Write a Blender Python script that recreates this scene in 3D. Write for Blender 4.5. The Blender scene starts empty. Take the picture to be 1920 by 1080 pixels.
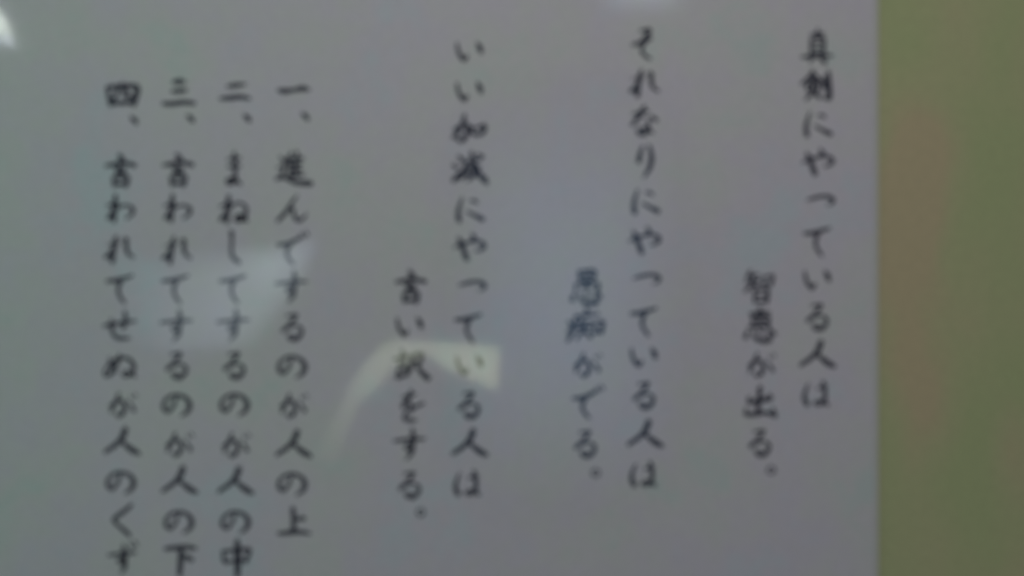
import bpy, bmesh, math, random
from mathutils import Vector, noise

# ------------------------------------------------------------------ camera, world, lamps, exposure
S = bpy.context.scene
C = S.collection
PX = 0.00025            # metres on the sheet per pixel of a 1920 wide picture
D = 0.45                # camera to sheet
cam_d = bpy.data.cameras.new('camera')
cam = bpy.data.objects.new('camera', cam_d); C.objects.link(cam)
cam.location = (0, -D, 0); cam.rotation_euler = (math.radians(90), 0, 0)
cam_d.sensor_width = 36; cam_d.lens = 36 * D / 0.48
cam_d.clip_start = 0.01; cam_d.clip_end = 50
cam_d.dof.use_dof = True; cam_d.dof.focus_distance = 1.2; cam_d.dof.aperture_fstop = 4.9
S.camera = cam

w = bpy.data.worlds.new('World'); S.world = w; w.use_nodes = True
w.node_tree.nodes['Background'].inputs[0].default_value = (1.01, 0.925, 0.955, 1)
w.node_tree.nodes['Background'].inputs[1].default_value = 0.117

def area(name, loc, target, size, power, col):
    l = bpy.data.lights.new(name, 'AREA'); l.shape = 'DISK'; l.size = size; l.energy = power; l.color = col
    o = bpy.data.objects.new(name, l); C.objects.link(o); o.location = loc
    o.rotation_euler = (Vector(target) - Vector(loc)).to_track_quat('-Z', 'Y').to_euler()
    return o
area('ceiling_light', (0.0, -0.50, 0.42), (0, 0, 0.02), 0.20, 0.63, (1.0, 0.935, 0.925))
area('side_light', (-0.62, -0.34, 0.10), (-0.22, 0, 0), 0.25, 0.24, (0.0, 1.0, 0.55))  # green fill added to tint the left side of the sheet
area('low_light', (0.25, -0.45, -0.62), (0.05, 0, -0.05), 0.3, 0.06, (0.6, 0.75, 1.0))  # faint blue fill added for the lower part of the sheet

S.view_settings.view_transform = 'Standard'; S.view_settings.look = 'None'
S.view_settings.exposure = 0; S.view_settings.gamma = 1
S.cycles.use_denoising = True

# ------------------------------------------------------------------ helpers
def P(px, py, y=0.0):
    return Vector(((px - 960) * PX, y, (540 - py) * PX))
def PS(px, py, y):              # the same, on the front of the sheet, which stands a little off the wall
    return P(960 + (px - 960) * 0.9975, 540 + (py - 540) * 0.9975, y)

def mat(name):
    m = bpy.data.materials.new(name); m.use_nodes = True
    nt = m.node_tree; nt.nodes.clear()
    out = nt.nodes.new('ShaderNodeOutputMaterial')
    return m, nt, out
def N(nt, t, **kw):
    n = nt.nodes.new(t)
    for k, v in kw.items():
        if hasattr(n, k): setattr(n, k, v)
        else: n.inputs[k.replace('_', ' ')].default_value = v
    return n
def ramp(nt, src, stops):
    r = nt.nodes.new('ShaderNodeValToRGB'); e = r.color_ramp.elements
    while len(e) < len(stops): e.new(0.5)
    for el, (p, c) in zip(e, stops): el.position = p; el.color = (*c, 1)
    nt.links.new(src, r.inputs[0]); return r
def mesh_obj(name, verts, faces, m, parent=None, smooth=False):
    me = bpy.data.meshes.new(name); me.from_pydata([tuple(v) for v in verts], [], faces); me.update()
    me.materials.append(m)
    if smooth:
        for p in me.polygons: p.use_smooth = True
    o = bpy.data.objects.new(name, me); C.objects.link(o)
    if parent: o.parent = parent
    return o
def box(x0, x1, y0, y1, z0, z1):
    v = [(x, y, z) for x in (x0, x1) for y in (y0, y1) for z in (z0, z1)]
    f = [(0, 1, 3, 2), (4, 6, 7, 5), (0, 4, 5, 1), (2, 3, 7, 6), (0, 2, 6, 4), (1, 5, 7, 3)]
    return v, f

# ------------------------------------------------------------------ materials
# painted wall: yellow-green, faint brownish staining, fine roller relief
m_wall, nt, out = mat('wall_paint')
geo = N(nt, 'ShaderNodeNewGeometry')
mp = N(nt, 'ShaderNodeMapping'); mp.inputs['Scale'].default_value = (1.0, 1.0, 0.55); nt.links.new(geo.outputs['Position'], mp.inputs[0])
n1 = N(nt, 'ShaderNodeTexNoise', Scale=17.0, Detail=3.0, Roughness=0.5); nt.links.new(mp.outputs[0], n1.inputs['Vector'])
def stain(px, py, rx, ry):
    s_ = N(nt, 'ShaderNodeVectorMath', operation='SUBTRACT'); s_.inputs[1].default_value = ((px - 960) * PX, 0, (540 - py) * PX)
    nt.links.new(geo.outputs['Position'], s_.inputs[0])
    q_ = N(nt, 'ShaderNodeVectorMath', operation='MULTIPLY'); q_.inputs[1].default_value = (1 / (rx * PX), 0, 1 / (ry * PX)); nt.links.new(s_.outputs[0], q_.inputs[0])
    l_ = N(nt, 'ShaderNodeVectorMath', operation='LENGTH'); nt.links.new(q_.outputs[0], l_.inputs[0])
    m_ = N(nt, 'ShaderNodeMapRange', interpolation_type='SMOOTHSTEP'); nt.links.new(l_.outputs['Value'], m_.inputs[0])
    m_.inputs[1].default_value = 0.0; m_.inputs[2].default_value = 1.5; m_.inputs[3].default_value = 0.24; m_.inputs[4].default_value = 0.0
    return m_.outputs[0]
acc = n1.outputs[0]
for st in ((1720, 300, 65, 150), (1705, 450, 75, 160), (1700, 610, 75, 200), (1735, 760, 70, 120), (1905, 850, 50, 100)):
    ad = N(nt, 'ShaderNodeMath', operation='ADD'); nt.links.new(acc, ad.inputs[0]); nt.links.new(stain(*st), ad.inputs[1]); acc = ad.outputs[0]
r1 = ramp(nt, acc, [(0.43, (0.540, 0.605, 0.300)), (0.60, (0.590, 0.600, 0.322)), (0.80, (0.660, 0.560, 0.335))])
n2 = N(nt, 'ShaderNodeTexNoise', Scale=260.0, Detail=3.0); nt.links.new(geo.outputs['Position'], n2.inputs['Vector'])
r2 = ramp(nt, n2.outputs[0], [(0.3, (0.93, 0.93, 0.93)), (0.7, (1.0, 1.0, 1.0))])
mx = N(nt, 'ShaderNodeMix', data_type='RGBA', blend_type='MULTIPLY'); mx.inputs[0].default_value = 1
nt.links.new(r1.outputs[0], mx.inputs[6]); nt.links.new(r2.outputs[0], mx.inputs[7])
bs = N(nt, 'ShaderNodeBsdfPrincipled', Roughness=0.75)
nt.links.new(mx.outputs[2], bs.inputs['Base Color'])
bp = N(nt, 'ShaderNodeBump', Strength=0.5, Distance=0.0006); nt.links.new(n2.outputs[0], bp.inputs['Height'])
nt.links.new(bp.outputs[0], bs.inputs['Normal']); nt.links.new(bs.outputs[0], out.inputs[0])

# paper: off-white with faint uneven tint
m_paper, nt, out = mat('paper')
geo = N(nt, 'ShaderNodeNewGeometry')
n1 = N(nt, 'ShaderNodeTexNoise', Scale=14.0, Detail=5.0, Roughness=0.70); nt.links.new(geo.outputs['Position'], n1.inputs['Vector'])
r1 = ramp(nt, n1.outputs[0], [(0.34, (0.715, 0.785, 0.755)), (0.43, (0.780, 0.775, 0.765)), (0.55, (0.785, 0.745, 0.805)), (0.66, (0.725, 0.780, 0.820))])
n2 = N(nt, 'ShaderNodeTexNoise', Scale=420.0, Detail=2.0); nt.links.new(geo.outputs['Position'], n2.inputs['Vector'])
r2 = ramp(nt, n2.outputs[0], [(0.3, (0.955, 0.955, 0.955)), (0.7, (1.0, 1.0, 1.0))])
mx = N(nt, 'ShaderNodeMix', data_type='RGBA', blend_type='MULTIPLY'); mx.inputs[0].default_value = 1
nt.links.new(r1.outputs[0], mx.inputs[6]); nt.links.new(r2.outputs[0], mx.inputs[7])
bs = N(nt, 'ShaderNodeBsdfDiffuse'); nt.links.new(mx.outputs[2], bs.inputs[0]); nt.links.new(bs.outputs[0], out.inputs[0])

m_ink, nt, out = mat('ink')
bs = N(nt, 'ShaderNodeBsdfDiffuse'); bs.inputs[0].default_value = (0.070, 0.073, 0.098, 1); nt.links.new(bs.outputs[0], out.inputs[0])

# clear laminating film: see-through with a thin glossy reflection
m_film, nt, out = mat('laminate')
lw = N(nt, 'ShaderNodeLayerWeight')
pw = N(nt, 'ShaderNodeMath', operation='POWER'); pw.inputs[1].default_value = 5; nt.links.new(lw.outputs['Facing'], pw.inputs[0])
fr = N(nt, 'ShaderNodeMath', operation='MULTIPLY_ADD'); fr.inputs[1].default_value = 0.96; fr.inputs[2].default_value = 0.04
nt.links.new(pw.outputs[0], fr.inputs[0])
tr = N(nt, 'ShaderNodeBsdfTransparent'); gl = N(nt, 'ShaderNodeBsdfGlossy', Roughness=0.055)
mxs = N(nt, 'ShaderNodeMixShader')
nt.links.new(fr.outputs[0], mxs.inputs[0]); nt.links.new(tr.outputs[0], mxs.inputs[1]); nt.links.new(gl.outputs[0], mxs.inputs[2])
nt.links.new(mxs.outputs[0], out.inputs[0])

m_edge, nt, out = mat('sealed_film_edge')
bs = N(nt, 'ShaderNodeBsdfPrincipled', Roughness=0.5); bs.inputs['Base Color'].default_value = (0.70, 0.70, 0.64, 1); nt.links.new(bs.outputs[0], out.inputs[0])

# emission of the added glow shapes; strength per corner is stored on the mesh
def lit(name):
    m, nt, out = mat(name)
    a = N(nt, 'ShaderNodeVertexColor', layer_name='brightness'); e = N(nt, 'ShaderNodeEmission')
    nt.links.new(a.outputs[0], e.inputs[0]); nt.links.new(e.outputs[0], out.inputs[0]); return m
m_lit = lit('glow_emission')
m_backing, nt, out = mat('dark_backing')
bs = N(nt, 'ShaderNodeBsdfPrincipled', Roughness=0.5); bs.inputs['Base Color'].default_value = (0.12, 0.12, 0.11, 1); nt.links.new(bs.outputs[0], out.inputs[0])

# ------------------------------------------------------------------ the wall
v, f = box(-1.6, 1.6, 0.0, 0.08, -1.1, 1.1)
wall = mesh_obj('wall', v, f, m_wall); wall['kind'] = 'structure'

# ------------------------------------------------------------------ the laminated sheet
notice = bpy.data.objects.new('laminated_notice', None); C.objects.link(notice)
notice['label'] = 'glossy laminated white sheet with vertical columns of black Japanese brush lettering on the yellow-green wall'
notice['category'] = 'notice'
SX0, SX1, SY0, SY1 = -110, 1639, -110, 1230          # paper edges in picture units
EX0, EX1, EY0, EY1 = -119, 1647, -119, 1239          # film edges
T = -0.0012                                            # front of the paper
a, b = PS(SX0, SY1, 0), PS(SX1, SY0, 0)
v, f = box(a.x, b.x, T, T + 0.0003, a.z, b.z)
mesh_obj('paper', v, f, m_paper, notice)
a2, b2 = PS(EX0, EY1, 0), PS(EX1, EY0, 0)
# sealed rim of the film beyond the paper
rim_v, rim_f = [], []
for (x0, x1, z0, z1) in ((a2.x, a.x - .0001, a2.z, b2.z), (b.x + .0001, b2.x, a2.z, b2.z), (a.x - .0001, b.x + .0001, b.z + .0001, b2.z), (a.x - .0001, b.x + .0001, a2.z, a.z - .0001)):
    vv, ff = box(x0, x1, T - 0.0001, T + 0.0003, z0, z1)
    k = len(rim_v); rim_v += vv; rim_f += [tuple(i + k for i in q) for q in ff]
mesh_obj('sealed_rim', rim_v, rim_f, m_edge, notice)
# film: gently cockled glossy skin
nx, nz = 140, 106
FV, FF = [], []
for j in range(nz + 1):
    for i in range(nx + 1):
        x = a2.x + (b2.x - a2.x) * i / nx; z = a2.z + (b2.z - a2.z) * j / nz
        d = noise.noise(Vector((x * 11, 3.1, z * 11))) * 0.00007 + noise.noise(Vector((x * 35, 7.7, z * 35))) * 0.000012
        FV.append((x, T - 0.0005 - d, z))
for j in range(nz):
    for i in range(nx):
        k = j * (nx + 1) + i; FF.append((k, k + 1, k + nx + 2, k + nx + 1))
mesh_obj('laminate_film', FV, FF, m_film, notice, smooth=True)

# ------------------------------------------------------------------ brush lettering
# every glyph: strokes split by ';', points are x,y,width about the glyph centre, y downwards
G = {
'真': '-12,-25,4 0,-26,5 13,-27,4; 1,-34,5 0,-20,6; -11,-17,5 -12,0,5 -11,12,5; -11,-17,4 2,-18,5 12,-17,6 12,12,5; -10,-8,4 11,-9,4; -11,1,4 11,0,4; -11,10,4 11,9,4; -28,17,5 -10,16,6 10,14,6 27,15,5; -7,17,5 -14,27,4; 6,17,5 14,27,7',
'剣': '-8,-29,6 -15,-18,6 -29,-6,5; -7,-26,4 0,-17,6 9,-10,5; -15,-10,4 0,-12,4; -20,-4,5 -18,7,5; -20,-4,4 2,-6,5 1,6,5; -18,6,4 1,5,5; -8,-16,5 -8,4,6 -12,14,6 -21,23,5; -7,8,5 4,19,7; 13,-17,5 12,2,6; 21,-27,6 22,0,8 22,20,8 14,21,5',
'に': '-13,-22,4 -18,-8,6 -21,6,7 -19,20,8; 2,-17,4 10,-16,6 16,-12,3; -5,3,4 8,10,6 24,18,8',
'や': '-30,2,4 -12,-5,6 8,-10,6 22,-8,6 26,0,8 18,8,5 10,8,4; 4,-23,5 8,-16,7 9,-8,5; -22,-16,5 -16,-4,8 -6,23,8',
'っ': '-26,0,4 -12,-4,6 4,-7,6 16,-5,7 22,1,7 18,7,5 10,10,3',
'て': '-23,-14,6 -10,-15,7 4,-18,7 23,-24,5; 6,-20,5 -1,-8,7 -3,6,6 2,18,6 9,27,5',
'で': '-28,-8,6 -14,-9,7 0,-14,7 12,-21,6; -3,-14,5 -10,-2,7 -12,10,6 -7,20,6 0,28,5; 14,-28,4 19,-22,5; 22,-32,4 27,-26,5',
'い': '-24,-16,5 -22,-3,6 -17,7,7 -10,13,8 -4,6,4; 13,-18,4 18,-10,8 21,-1,7',
'る': '-10,-22,5 0,-23,5 7,-23,6 -2,-10,6 -18,6,7; -18,6,4 -6,-2,5 8,-3,5 17,4,6 14,15,7 4,22,8 -6,20,6 -8,14,4 0,12,4',
'人': '7,-26,8 2,-12,8 -10,2,7 -30,16,6; -2,-6,4 10,5,7 22,14,8 32,19,6',
'は': '-16,-20,4 -22,-6,6 -24,6,7 -19,18,8; 0,-12,4 10,-14,5 20,-15,3; 11,-24,6 14,-8,7 14,8,7 6,18,6 -4,17,5 -2,12,4 8,12,5 20,19,6',
'智': '-18,-30,5 -25,-16,5; -21,-21,4 -4,-23,5; -27,-9,4 -2,-12,5; -12,-21,5 -15,-6,6 -28,8,5; -11,-7,4 -3,4,6; 6,-18,5 7,-4,5; 6,-18,4 24,-21,5 20,-4,6; 7,-5,4 20,-6,4; -11,6,5 -10,29,5; -11,6,4 13,4,6 12,29,6; -9,17,4 11,16,4; -9,27,4 11,27,5',
'恵': '-18,-23,5 0,-24,5 18,-26,4; 0,-34,6 0,0,6; -15,-17,5 -13,0,5; -15,-17,4 15,-18,6 13,0,5; -13,-8,4 13,-9,4; -20,2,5 18,0,5; -24,9,4 -27,21,7; -13,8,4 -9,22,6 4,28,7 18,26,7 16,15,4; -1,7,4 5,14,6; 16,5,4 26,15,7',
'が': '-24,2,4 -14,-6,6 -2,-9,6 4,0,7 1,14,7 -8,20,6 -12,15,4; -7,-22,5 -12,-8,6 -18,4,6 -22,12,5; 12,-6,3 18,2,5 21,9,7; 14,-18,3 18,-13,4; 22,-22,3 26,-17,4',
'出': '-1,-30,7 -3,-10,7 -5,16,7; -22,-12,5 -20,-3,7 0,-6,7 18,-11,8; 17,-18,4 17,-8,6; -27,8,4 -27,20,6 -8,19,7 10,17,6 27,22,7; 23,8,4 26,20,7',
'。': '0,-7,3 6,-3,4 6,4,4 0,7,4 -6,4,4 -6,-3,4 0,-7,3',
'そ': '-6,-26,5 4,-28,6 11,-27,7 4,-14,8 -6,-4,7 -20,0,6; -18,-1,5 0,-6,7 14,-12,5; 6,-8,5 -3,4,6 -3,14,6 4,22,6 12,26,5',
'れ': '-8,-24,6 -12,-6,8 -14,8,8 -15,22,8; -26,-8,2.5 -14,-12,4 -7,-12,5 -16,4,7 -27,14,7; -14,0,2 -4,-12,2 6,-21,3 11,-19,7 11,-4,7 15,8,6 24,14,5',
'な': '-22,-14,4 -8,-17,6 6,-20,5; 0,-28,6 -6,-14,8 -14,-4,7 -23,6,6; 12,-10,5 22,-3,7; 6,-4,5 8,8,6 4,20,7 -4,24,7 -12,20,6 -8,13,5 4,14,6 16,21,5',
'り': '-5,-28,5 -10,-14,7 -12,0,8 -8,-4,3; 7,-30,5 11,-16,7 11,0,8 6,16,7 -3,29,4',
'愚': '-15,-31,5 -13,-14,5; -15,-31,4 14,-32,6 12,-14,5; -13,-23,4 12,-24,4; -13,-15,4 12,-15,4; 0,-31,5 -1,0,5; -21,-8,4 -21,5,5; -21,-8,4 20,-9,5 19,5,6 14,3,3; -8,-1,5 9,-2,4; -24,11,4 -27,22,7; -13,10,4 -9,23,6 5,29,7 18,27,7 17,17,4; -1,9,4 5,16,6; 17,7,4 25,16,7',
'痴': '0,-33,5 4,-24,7; -19,-18,5 0,-20,5 23,-23,5; -19,-18,5 -22,4,6 -33,27,6; -32,-8,5 -26,-1,6; -35,12,4 -22,2,5; -7,-13,5 -13,-2,5; -11,-6,4 8,-8,5; -15,5,5 9,2,5; -2,-6,5 -5,8,6 -17,24,5; -1,9,4 8,20,7; 15,-5,5 17,14,6; 15,-5,4 32,-8,6 29,12,7; 17,12,4 29,10,5',
'加': '-28,0,5 -14,-8,6 -3,-9,6 -4,4,7 -10,18,7 -18,21,6 -24,16,4; -9,-26,6 -13,-10,6 -20,4,6 -30,14,6; 2,-4,5 6,6,6 12,10,6; 2,-3,5 16,-4,5 28,-8,6 27,3,7 20,9,6 8,10,5',
'減': '-22,-25,5 -15,-18,7; -32,-9,5 -25,-3,6; -31,20,7 -24,12,7 -16,2,4; -12,-13,4 2,-16,5 20,-20,4; -10,-13,5 -11,4,6 -18,18,5; 2,-31,6 7,-8,8 16,8,8 30,24,7; 29,13,3 30,23,5; -6,-5,4 5,-7,4; -6,1,5 -5,12,5; -6,1,4 6,-1,5 5,11,5; -5,11,4 5,10,4; 17,-5,5 8,10,6 -6,21,4; 13,-29,4 22,-24,6',
'言': '-2,-31,6 4,-22,8; -27,-11,5 -10,-14,7 5,-17,6 26,-12,7; -8,-4,5.5 8,-6,5.5; -8,4,5.5 8,2,5.5; -1,-14,4 -2,2,4; -14,11,5 -11,26,6; -14,12,5 0,11,5 14,10,6 10,26,7; -11,24,6 11,23,6',
'訳': '-18,-27,5 -13,-20,7; -31,-13,5 -6,-17,5; -23,-7,4 -10,-9,4; -23,0,4 -9,-2,4; -25,7,5 -23,22,6; -25,7,4 -9,5,5 -10,19,5; -27,21,6 -10,17,6 -3,13,4; 2,-20,5 20,-22,6 17,-6,6; 3,-6,4 17,-8,5; 3,-20,6 0,0,7 -9,17,5; 9,-6,4 18,10,7 31,23,8',
'を': '-14,-18,5 -2,-20,6 8,-23,5; 1,-30,5 -3,-18,7 -14,0,8; -12,-3,4 -2,-6,5 2,2,6 1,10,5; 24,-6,5 10,0,6 -4,8,6 -12,18,6 -8,25,7 6,26,6 10,25,4',
'す': '-30,-8,5 -14,-10,6 6,-12,6 27,-12,5; 4,-31,5 6,-16,8 5,0,7 -3,8,6 -9,3,5 -4,-3,5 4,0,6 4,12,7 -2,20,6 -7,27,3',
'一': '-29,0,5 -18,2,8 0,0,6 16,-3,8 28,-1,5',
'、': '-6,-6,4 1,0,8 5,6,6',
'進': '-25,-24,4 -17,-16,6; -29,-3,4 -18,-6,5 -20,6,6 -26,17,5; -31,17,6 -16,15,6 4,24,7 32,26,8; -4,-31,5 -9,-20,6 -16,-9,4; -7,-19,6 -6,14,6; 6,-33,5 8,-24,6; -6,-18,5 18,-21,5; -6,-8,5 14,-10,5; -6,2,5 14,0,5; -6,13,5 19,10,5; 6,-20,6 6,12,6',
'ん': '8,-26,4 -2,-12,6 -12,4,7 -28,21,6; -20,10,3 -8,0,5 0,-1,6 2,10,6 8,19,7 16,19,6 26,8,4',
'の': '-1,-14,5 -7,0,6 -16,12,6 -24,6,7 -24,-6,6 -12,-17,6 4,-19,6 18,-12,7 24,0,8 19,12,7 8,20,4',
'上': '-2,-28,7 0,-8,7 -1,16,7; 2,-9,5 18,-10,7; -29,18,5 -12,17,7 8,15,7 29,18,5',
'二': '-15,-10,4 -4,-11,7 10,-13,6 19,-14,4; -27,13,5 -12,12,7 10,10,7 27,13,5',
'三': '-10,-21,6 -1,-22,8 9,-22,6; -13,-4,5 -2,-4,7 12,-6,6; -29,19,6 -14,20,7 8,17,7 28,19,6',
'ま': '-11,-21,5 0,-22,6 11,-24,5; -11,-7,5 0,-8,6 11,-9,5; 0,-33,6 2,-14,7 2,6,7 0,20,8 -9,24,7 -13,19,6 -6,14,5 4,18,6 12,25,6',
'ね': '-11,-26,7 -13,-8,8 -14,8,8 -14,22,7; -26,-8,5 -14,-13,5 -7,-11,6 -14,2,7 -26,17,7; -14,2,4 -2,-11,5 8,-15,5 20,-8,6 21,5,7 14,16,8 4,18,7 3,11,6 10,9,6 23,19,6',
'し': '-4,-31,7 -3,-14,6 -4,2,6 -1,16,7 10,26,7',
'中': '-25,-14,4 -23,0,6 -19,7,6; -25,-14,5 0,-16,6 24,-18,6 22,-6,6 18,5,6; -19,5,5 18,2,5; 2,-33,7 3,0,9 2,31,7',
'わ': '-11,-26,6 -13,-8,8 -14,8,8 -14,22,7; -26,-6,5 -14,-10,5 -8,-10,6 -14,2,7 -24,17,7; -14,4,4 -4,-4,5 10,-7,5 21,0,7 20,9,6 10,17,5',
'下': '-28,-20,6 -10,-22,7 10,-23,7 27,-21,6; 0,-20,7 0,0,8 -2,28,7; 4,-9,4 12,-4,7 20,0,7',
'四': '-27,-15,6 -25,0,6 -21,17,7; -27,-15,6 0,-17,7 28,-16,7 26,0,8 22,17,7; -8,-14,6 -10,-2,6 -15,6,6; 6,-14,7 6,-1,7 16,2,6; -21,15,6 22,13,7; 0,-24,4 -1,-14,5',
'せ': '-29,0,6 -10,-4,6 10,-7,6 29,-9,5; 9,-26,6 11,-10,7 6,4,6 1,2,3; -16,-13,4 -15,2,7 -12,16,6 -2,23,7 17,23,5',
'ぬ': '-20,-16,4 -17,-2,6 -9,10,6; -1,-22,5 -6,-4,7 -16,12,7 -25,18,6 -29,10,5 -20,-4,5 -4,-14,6 14,-15,6 25,-4,7 24,10,7 14,18,6 6,16,5 8,9,4 18,12,5 29,19,5',
'く': '17,-29,6 5,-18,7 -9,-8,7 -15,-1,7 -8,8,6 6,20,7 14,28,6',
'ず': '-26,-6,5 -10,-8,6 8,-10,6 24,-11,5; 1,-24,5 4,-10,8 4,4,7 -3,9,6 -8,4,5 -3,-1,5 4,3,6 5,14,7 1,22,6 -4,28,3; 13,-28,4 18,-21,5; 22,-32,4 27,-25,5',
}
def catmull(p, n=5):
    if len(p) < 3:
        return [tuple(p[0][k] + (p[1][k] - p[0][k]) * i / 3 for k in range(3)) for i in range(4)]
    q = [p[0]] + p + [p[-1]]; res = []
    for s in range(1, len(q) - 2):
        a, b, c, d = q[s - 1:s + 3]
        for i in range(n):
            t = i / n
            res.append(tuple(0.5 * (2 * b[k] + (c[k] - a[k]) * t + (2 * a[k] - 5 * b[k] + 4 * c[k] - d[k]) * t * t + (3 * b[k] - a[k] - 3 * c[k] + d[k]) * t ** 3) for k in range(3)))
    res.append(tuple(p[-1])); return res
BOLD = '真剣智恵出愚痴加減言訳進上中下四三二一人'      # the font sets its kanji heavier than its kana
def glyph_mesh(ch):
    WF = 1.35 if ch in '四中' else 1.28 if ch in BOLD else 1.14
    V, F = [], []
    for si, st in enumerate(G[ch].split(';')):
        pts = [tuple(float(c) for c in s.split(',')) for s in st.split()]
        pts = catmull([(a, b, 6 * (c / 6) ** 1.35) for a, b, c in pts]); y = -0.000012 * (si + 1)
        L, R, n = [], [], len(pts)
        for i, (x, yy, wd) in enumerate(pts):
            x0, y0, _ = pts[max(i - 1, 0)]; x1, y1, _ = pts[min(i + 1, n - 1)]
            dx, dy = x1 - x0, y1 - y0; l = math.hypot(dx, dy) or 1; h = wd * 0.5 * WF
            L.append((x - dy / l * h, yy + dx / l * h)); R.append((x + dy / l * h, yy - dx / l * h))
        k = len(V)
        for (lx, ly), (rx, ry) in zip(L, R):
            V.append((lx * PX, y, -ly * PX)); V.append((rx * PX, y, -ry * PX))
        for i in range(n - 1):
            F.append((k + 2 * i, k + 2 * i + 1, k + 2 * i + 3, k + 2 * i + 2))
        for e, nb in ((0, 1), (n - 1, n - 2)):            # rounded stroke ends
            ex, ey, wd = pts[e]; bx, by, _ = pts[nb]
            ang = math.atan2(ey - by, ex - bx); h = wd * 0.5 * WF; c0 = len(V)
            arc = [(ex + h * math.cos(ang + a), ey + h * math.sin(ang + a)) for a in [math.pi * (q / 5 - 0.5) for q in range(6)]]
            V += [(ax * PX, y, -ay * PX) for ax, ay in arc]; F.append(tuple(range(c0, c0 + 6)))
    me = bpy.data.meshes.new('character'); me.from_pydata(V, [], F); me.update(); me.materials.append(m_ink)
    return me

TEXT = [
 ('真剣にやっている人は', [(1532,90),(1532,163),(1532,233),(1534,303),(1540,375),(1532,452),(1533,526),(1533,595),(1532,668),(1532,740)]),
 ('智恵が出る。', [(1425,538),(1425,611),(1427,685),(1426,757),(1425,831),(1446,881)]),
 ('それなりにやっている人は', [(1207,84),(1210,157),(1208,228),(1210,303),(1209,378),(1209,450),(1214,522),(1207,602),(1208,671),(1208,742),(1209,817),(1208,891)]),
 ('愚痴がでる。', [(1100,540),(1098,611),(1101,685),(1104,755),(1098,833),(1117,886)]),
 ('いい加減にやっている人は', [(881,98),(881,173),(880,243),(882,318),(880,393),(881,462),(887,535),(878,614),(881,686),(880,760),(880,834),(878,908)]),
 ('言い訳をする。', [(770,540),(769,614),(771,686),(770,762),(769,835),(769,910),(789,960)]),
 ('一、進んでするのが人の上', [(551,169),(572,218),(550,318),(549,393),(550,467),(547,540),(549,614),(548,688),(550,761),(550,836),(548,908),(551,982)]),
 ('二、まねしてするのが人の中', [(441,172),(463,221),(439,320),(440,395),(438,466),(437,541),(438,612),(440,686),(440,759),(442,835),(441,905),(442,979),(443,1048)]),
 ('三、言われてするのが人の下', [(336,175),(357,222),(334,321),(335,392),(334,470),(329,541),(332,613),(332,686),(332,760),(336,834),(336,904),(336,979),(339,1049)]),
 ('四、言われてせぬが人のくず', [(229,179),(251,225),(226,322),(228,392),(226,468),(225,541),(225,611),(225,687),(230,760),(228,831),(227,905),(229,976),(230,1047)]),
]
cache = {}
for line, pos in TEXT:
    assert len(line) == len(pos), line
    for ch, (px, py) in zip(line, pos):
        if ch not in cache: cache[ch] = glyph_mesh(ch)
        o = bpy.data.objects.new('character', cache[ch]); C.objects.link(o)
        o.parent = notice; o.location = PS(px, py, T - 0.00005)
        o['label'] = 'black brush-written character ' + ch

# ------------------------------------------------------------------ what the glossy film mirrors: glow shapes added behind the camera
RD = 2.5
def mirror(px, py, r=RD):
    s = 1 + r / D; p = P(px, py); return Vector((p.x * s, -r, p.z * s))
def glow_shape(name, label, cat, strips, r=RD):
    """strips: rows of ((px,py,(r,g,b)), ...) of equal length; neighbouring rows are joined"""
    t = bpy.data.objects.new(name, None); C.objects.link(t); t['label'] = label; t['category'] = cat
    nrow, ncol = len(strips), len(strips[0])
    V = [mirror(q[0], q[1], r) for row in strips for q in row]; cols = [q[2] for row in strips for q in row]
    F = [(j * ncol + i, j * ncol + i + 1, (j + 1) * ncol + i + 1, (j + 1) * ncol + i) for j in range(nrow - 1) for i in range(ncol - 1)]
    glow_sheet = mesh_obj('glow_sheet', V, F, m_lit, t)
    ca = glow_sheet.data.color_attributes.new('brightness', 'FLOAT_COLOR', 'POINT')
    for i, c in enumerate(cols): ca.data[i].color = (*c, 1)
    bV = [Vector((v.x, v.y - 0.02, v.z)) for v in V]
    mesh_obj('glow_backing', bV, F, m_backing, t)  # dark copy of the glow shape, added as its backing
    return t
def k(c, s): return tuple(x * s for x in c)
GR = (3.9, 4.4, 3.0); BL = (2.0, 2.45, 2.8)

glow_shape('bent_glow', 'pale greenish bent shape of light mirrored in the film over the right-hand lines', 'added_glow', [  # unseen glow shape added to draw the bent glare in the film
  [(622,872,k(GR,.10)), (650,822,k(GR,.28)), (668,762,k(GR,.50)), (712,724,k(GR,.72)), (738,690,k(GR,.72)), (800,664,k(GR,.80)), (832,690,k(GR,.95)), (930,730,k(GR,1.1))],
  [(592,852,k(GR,.10)), (631,778,k(GR,.28)), (655,722,k(GR,.50)), (682,682,k(GR,.72)), (712,652,k(GR,.75)), (745,636,k(GR,.80)), (830,642,k(GR,.95)), (936,650,k(GR,1.1))]])


glow_shape('left_glow', 'pale bluish patch of light mirrored in the film over the left-hand lines', 'added_patch', [  # unseen glow grid added for the pale patch on the left
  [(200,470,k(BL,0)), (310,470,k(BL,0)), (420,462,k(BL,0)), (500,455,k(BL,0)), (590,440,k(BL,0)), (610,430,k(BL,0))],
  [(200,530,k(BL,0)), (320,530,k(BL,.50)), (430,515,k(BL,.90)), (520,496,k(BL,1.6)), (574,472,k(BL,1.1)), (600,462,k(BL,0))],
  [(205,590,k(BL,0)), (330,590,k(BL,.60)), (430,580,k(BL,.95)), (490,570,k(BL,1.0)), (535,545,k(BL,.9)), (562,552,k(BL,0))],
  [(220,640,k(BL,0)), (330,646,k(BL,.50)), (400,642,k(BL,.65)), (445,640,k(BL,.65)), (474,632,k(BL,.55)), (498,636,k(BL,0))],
  [(230,668,k(BL,0)), (330,668,k(BL,0)), (400,664,k(BL,0)), (450,662,k(BL,0)), (484,654,k(BL,0)), (506,650,k(BL,0))]], 2.7)


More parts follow.
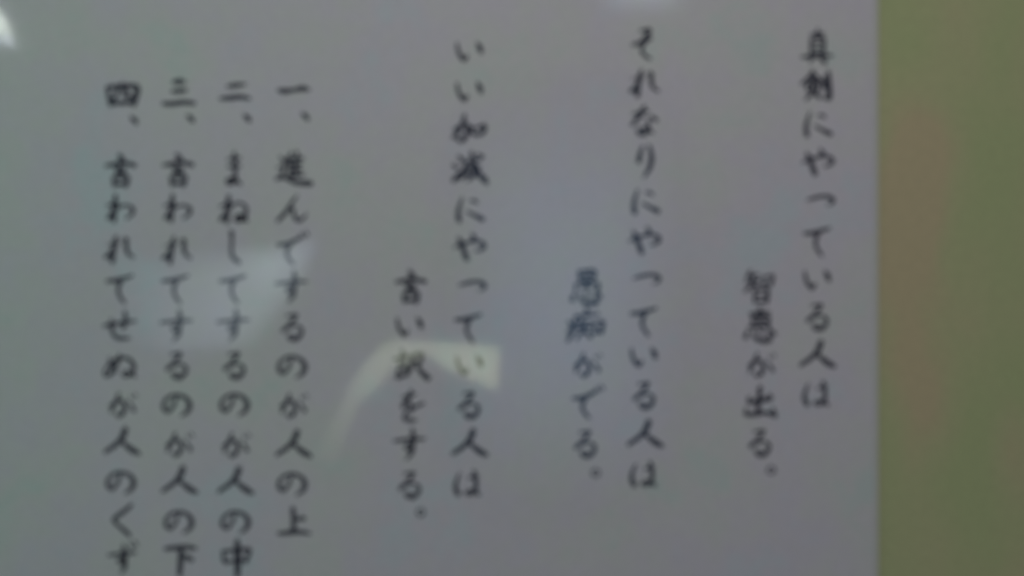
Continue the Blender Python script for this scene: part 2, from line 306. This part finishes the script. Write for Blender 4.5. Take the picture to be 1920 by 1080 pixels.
def soft_glow_shape(name, label, cat, cx, cy, rx, ry, col, r, rings=8, n=28):
    """a round-cornered glow added for the film to mirror: brightest in the middle, fading outwards"""
    t = bpy.data.objects.new(name, None); C.objects.link(t); t['label'] = label; t['category'] = cat
    V = [mirror(cx, cy, r)]; cs = [col]; F = []
    for i in range(1, rings + 1):
        u = i / rings; g = (1 - u * u) ** 2
        for j in range(n):
            a = 2 * math.pi * j / n; e = 0.55
            sx = math.copysign(abs(math.cos(a)) ** e, math.cos(a)); sz = math.copysign(abs(math.sin(a)) ** e, math.sin(a))
            V.append(mirror(cx + rx * u * sx, cy + ry * u * sz, r)); cs.append(k(col, g))
    for j in range(n): F.append((0, 1 + j, 1 + (j + 1) % n))
    for i in range(rings - 1):
        for j in range(n):
            a0 = 1 + i * n + j; a1 = 1 + i * n + (j + 1) % n; F.append((a0, a0 + n, a1 + n, a1))
    p = mesh_obj('soft_glow_sheet', V, F, m_lit, t)
    ca = p.data.color_attributes.new('brightness', 'FLOAT_COLOR', 'POINT')
    for i, c in enumerate(cs): ca.data[i].color = (*c, 1)
    return t
soft_glow_shape('blue_glow', 'wide dim blue glow mirrored in the film between the middle columns', 'added_patch', 1060, 560, 250, 430, (0.35, 0.85, 1.45), 3.1)  # unseen glow added to tint the middle columns blue
soft_glow_shape('top_glow', 'soft white glow mirrored at the top edge above the third column from the right', 'added_glare', 1205, -22, 110, 62, (2.4, 3.0, 3.5), 2.9)  # unseen glow added for the sheen at the top edge
glow_shape('corner_glow', 'small very bright white spot mirrored at the top left corner of the sheet', 'added_glare', [  # unseen emitter shaped to give the corner glare
  [(-30,18,(15,16,15)), (2,20,(17,18,16.5)), (16,40,(18,19.5,17.5)), (24,64,(19,20.5,18.5))], [(-30,64,(15,16,15)), (0,64,(18,19.5,17.5)), (12,64,(19,20.5,18.5)), (20,66,(18,19.5,17.5))]], 2.3)
glow_shape('corner_glint', 'smallest bright spot mirrored just under the top left corner glare', 'added_glare', [  # second unseen emitter, shaped for the spot below that glare
  [(-10,72,(6,6.6,7.6)), (14,68,(12,13,14.6)), (28,70,(18,19,21))], [(-10,84,(4,4.4,5.4)), (16,84,(10,11,12.6)), (34,92,(10,11,12.6))]], 2.3)
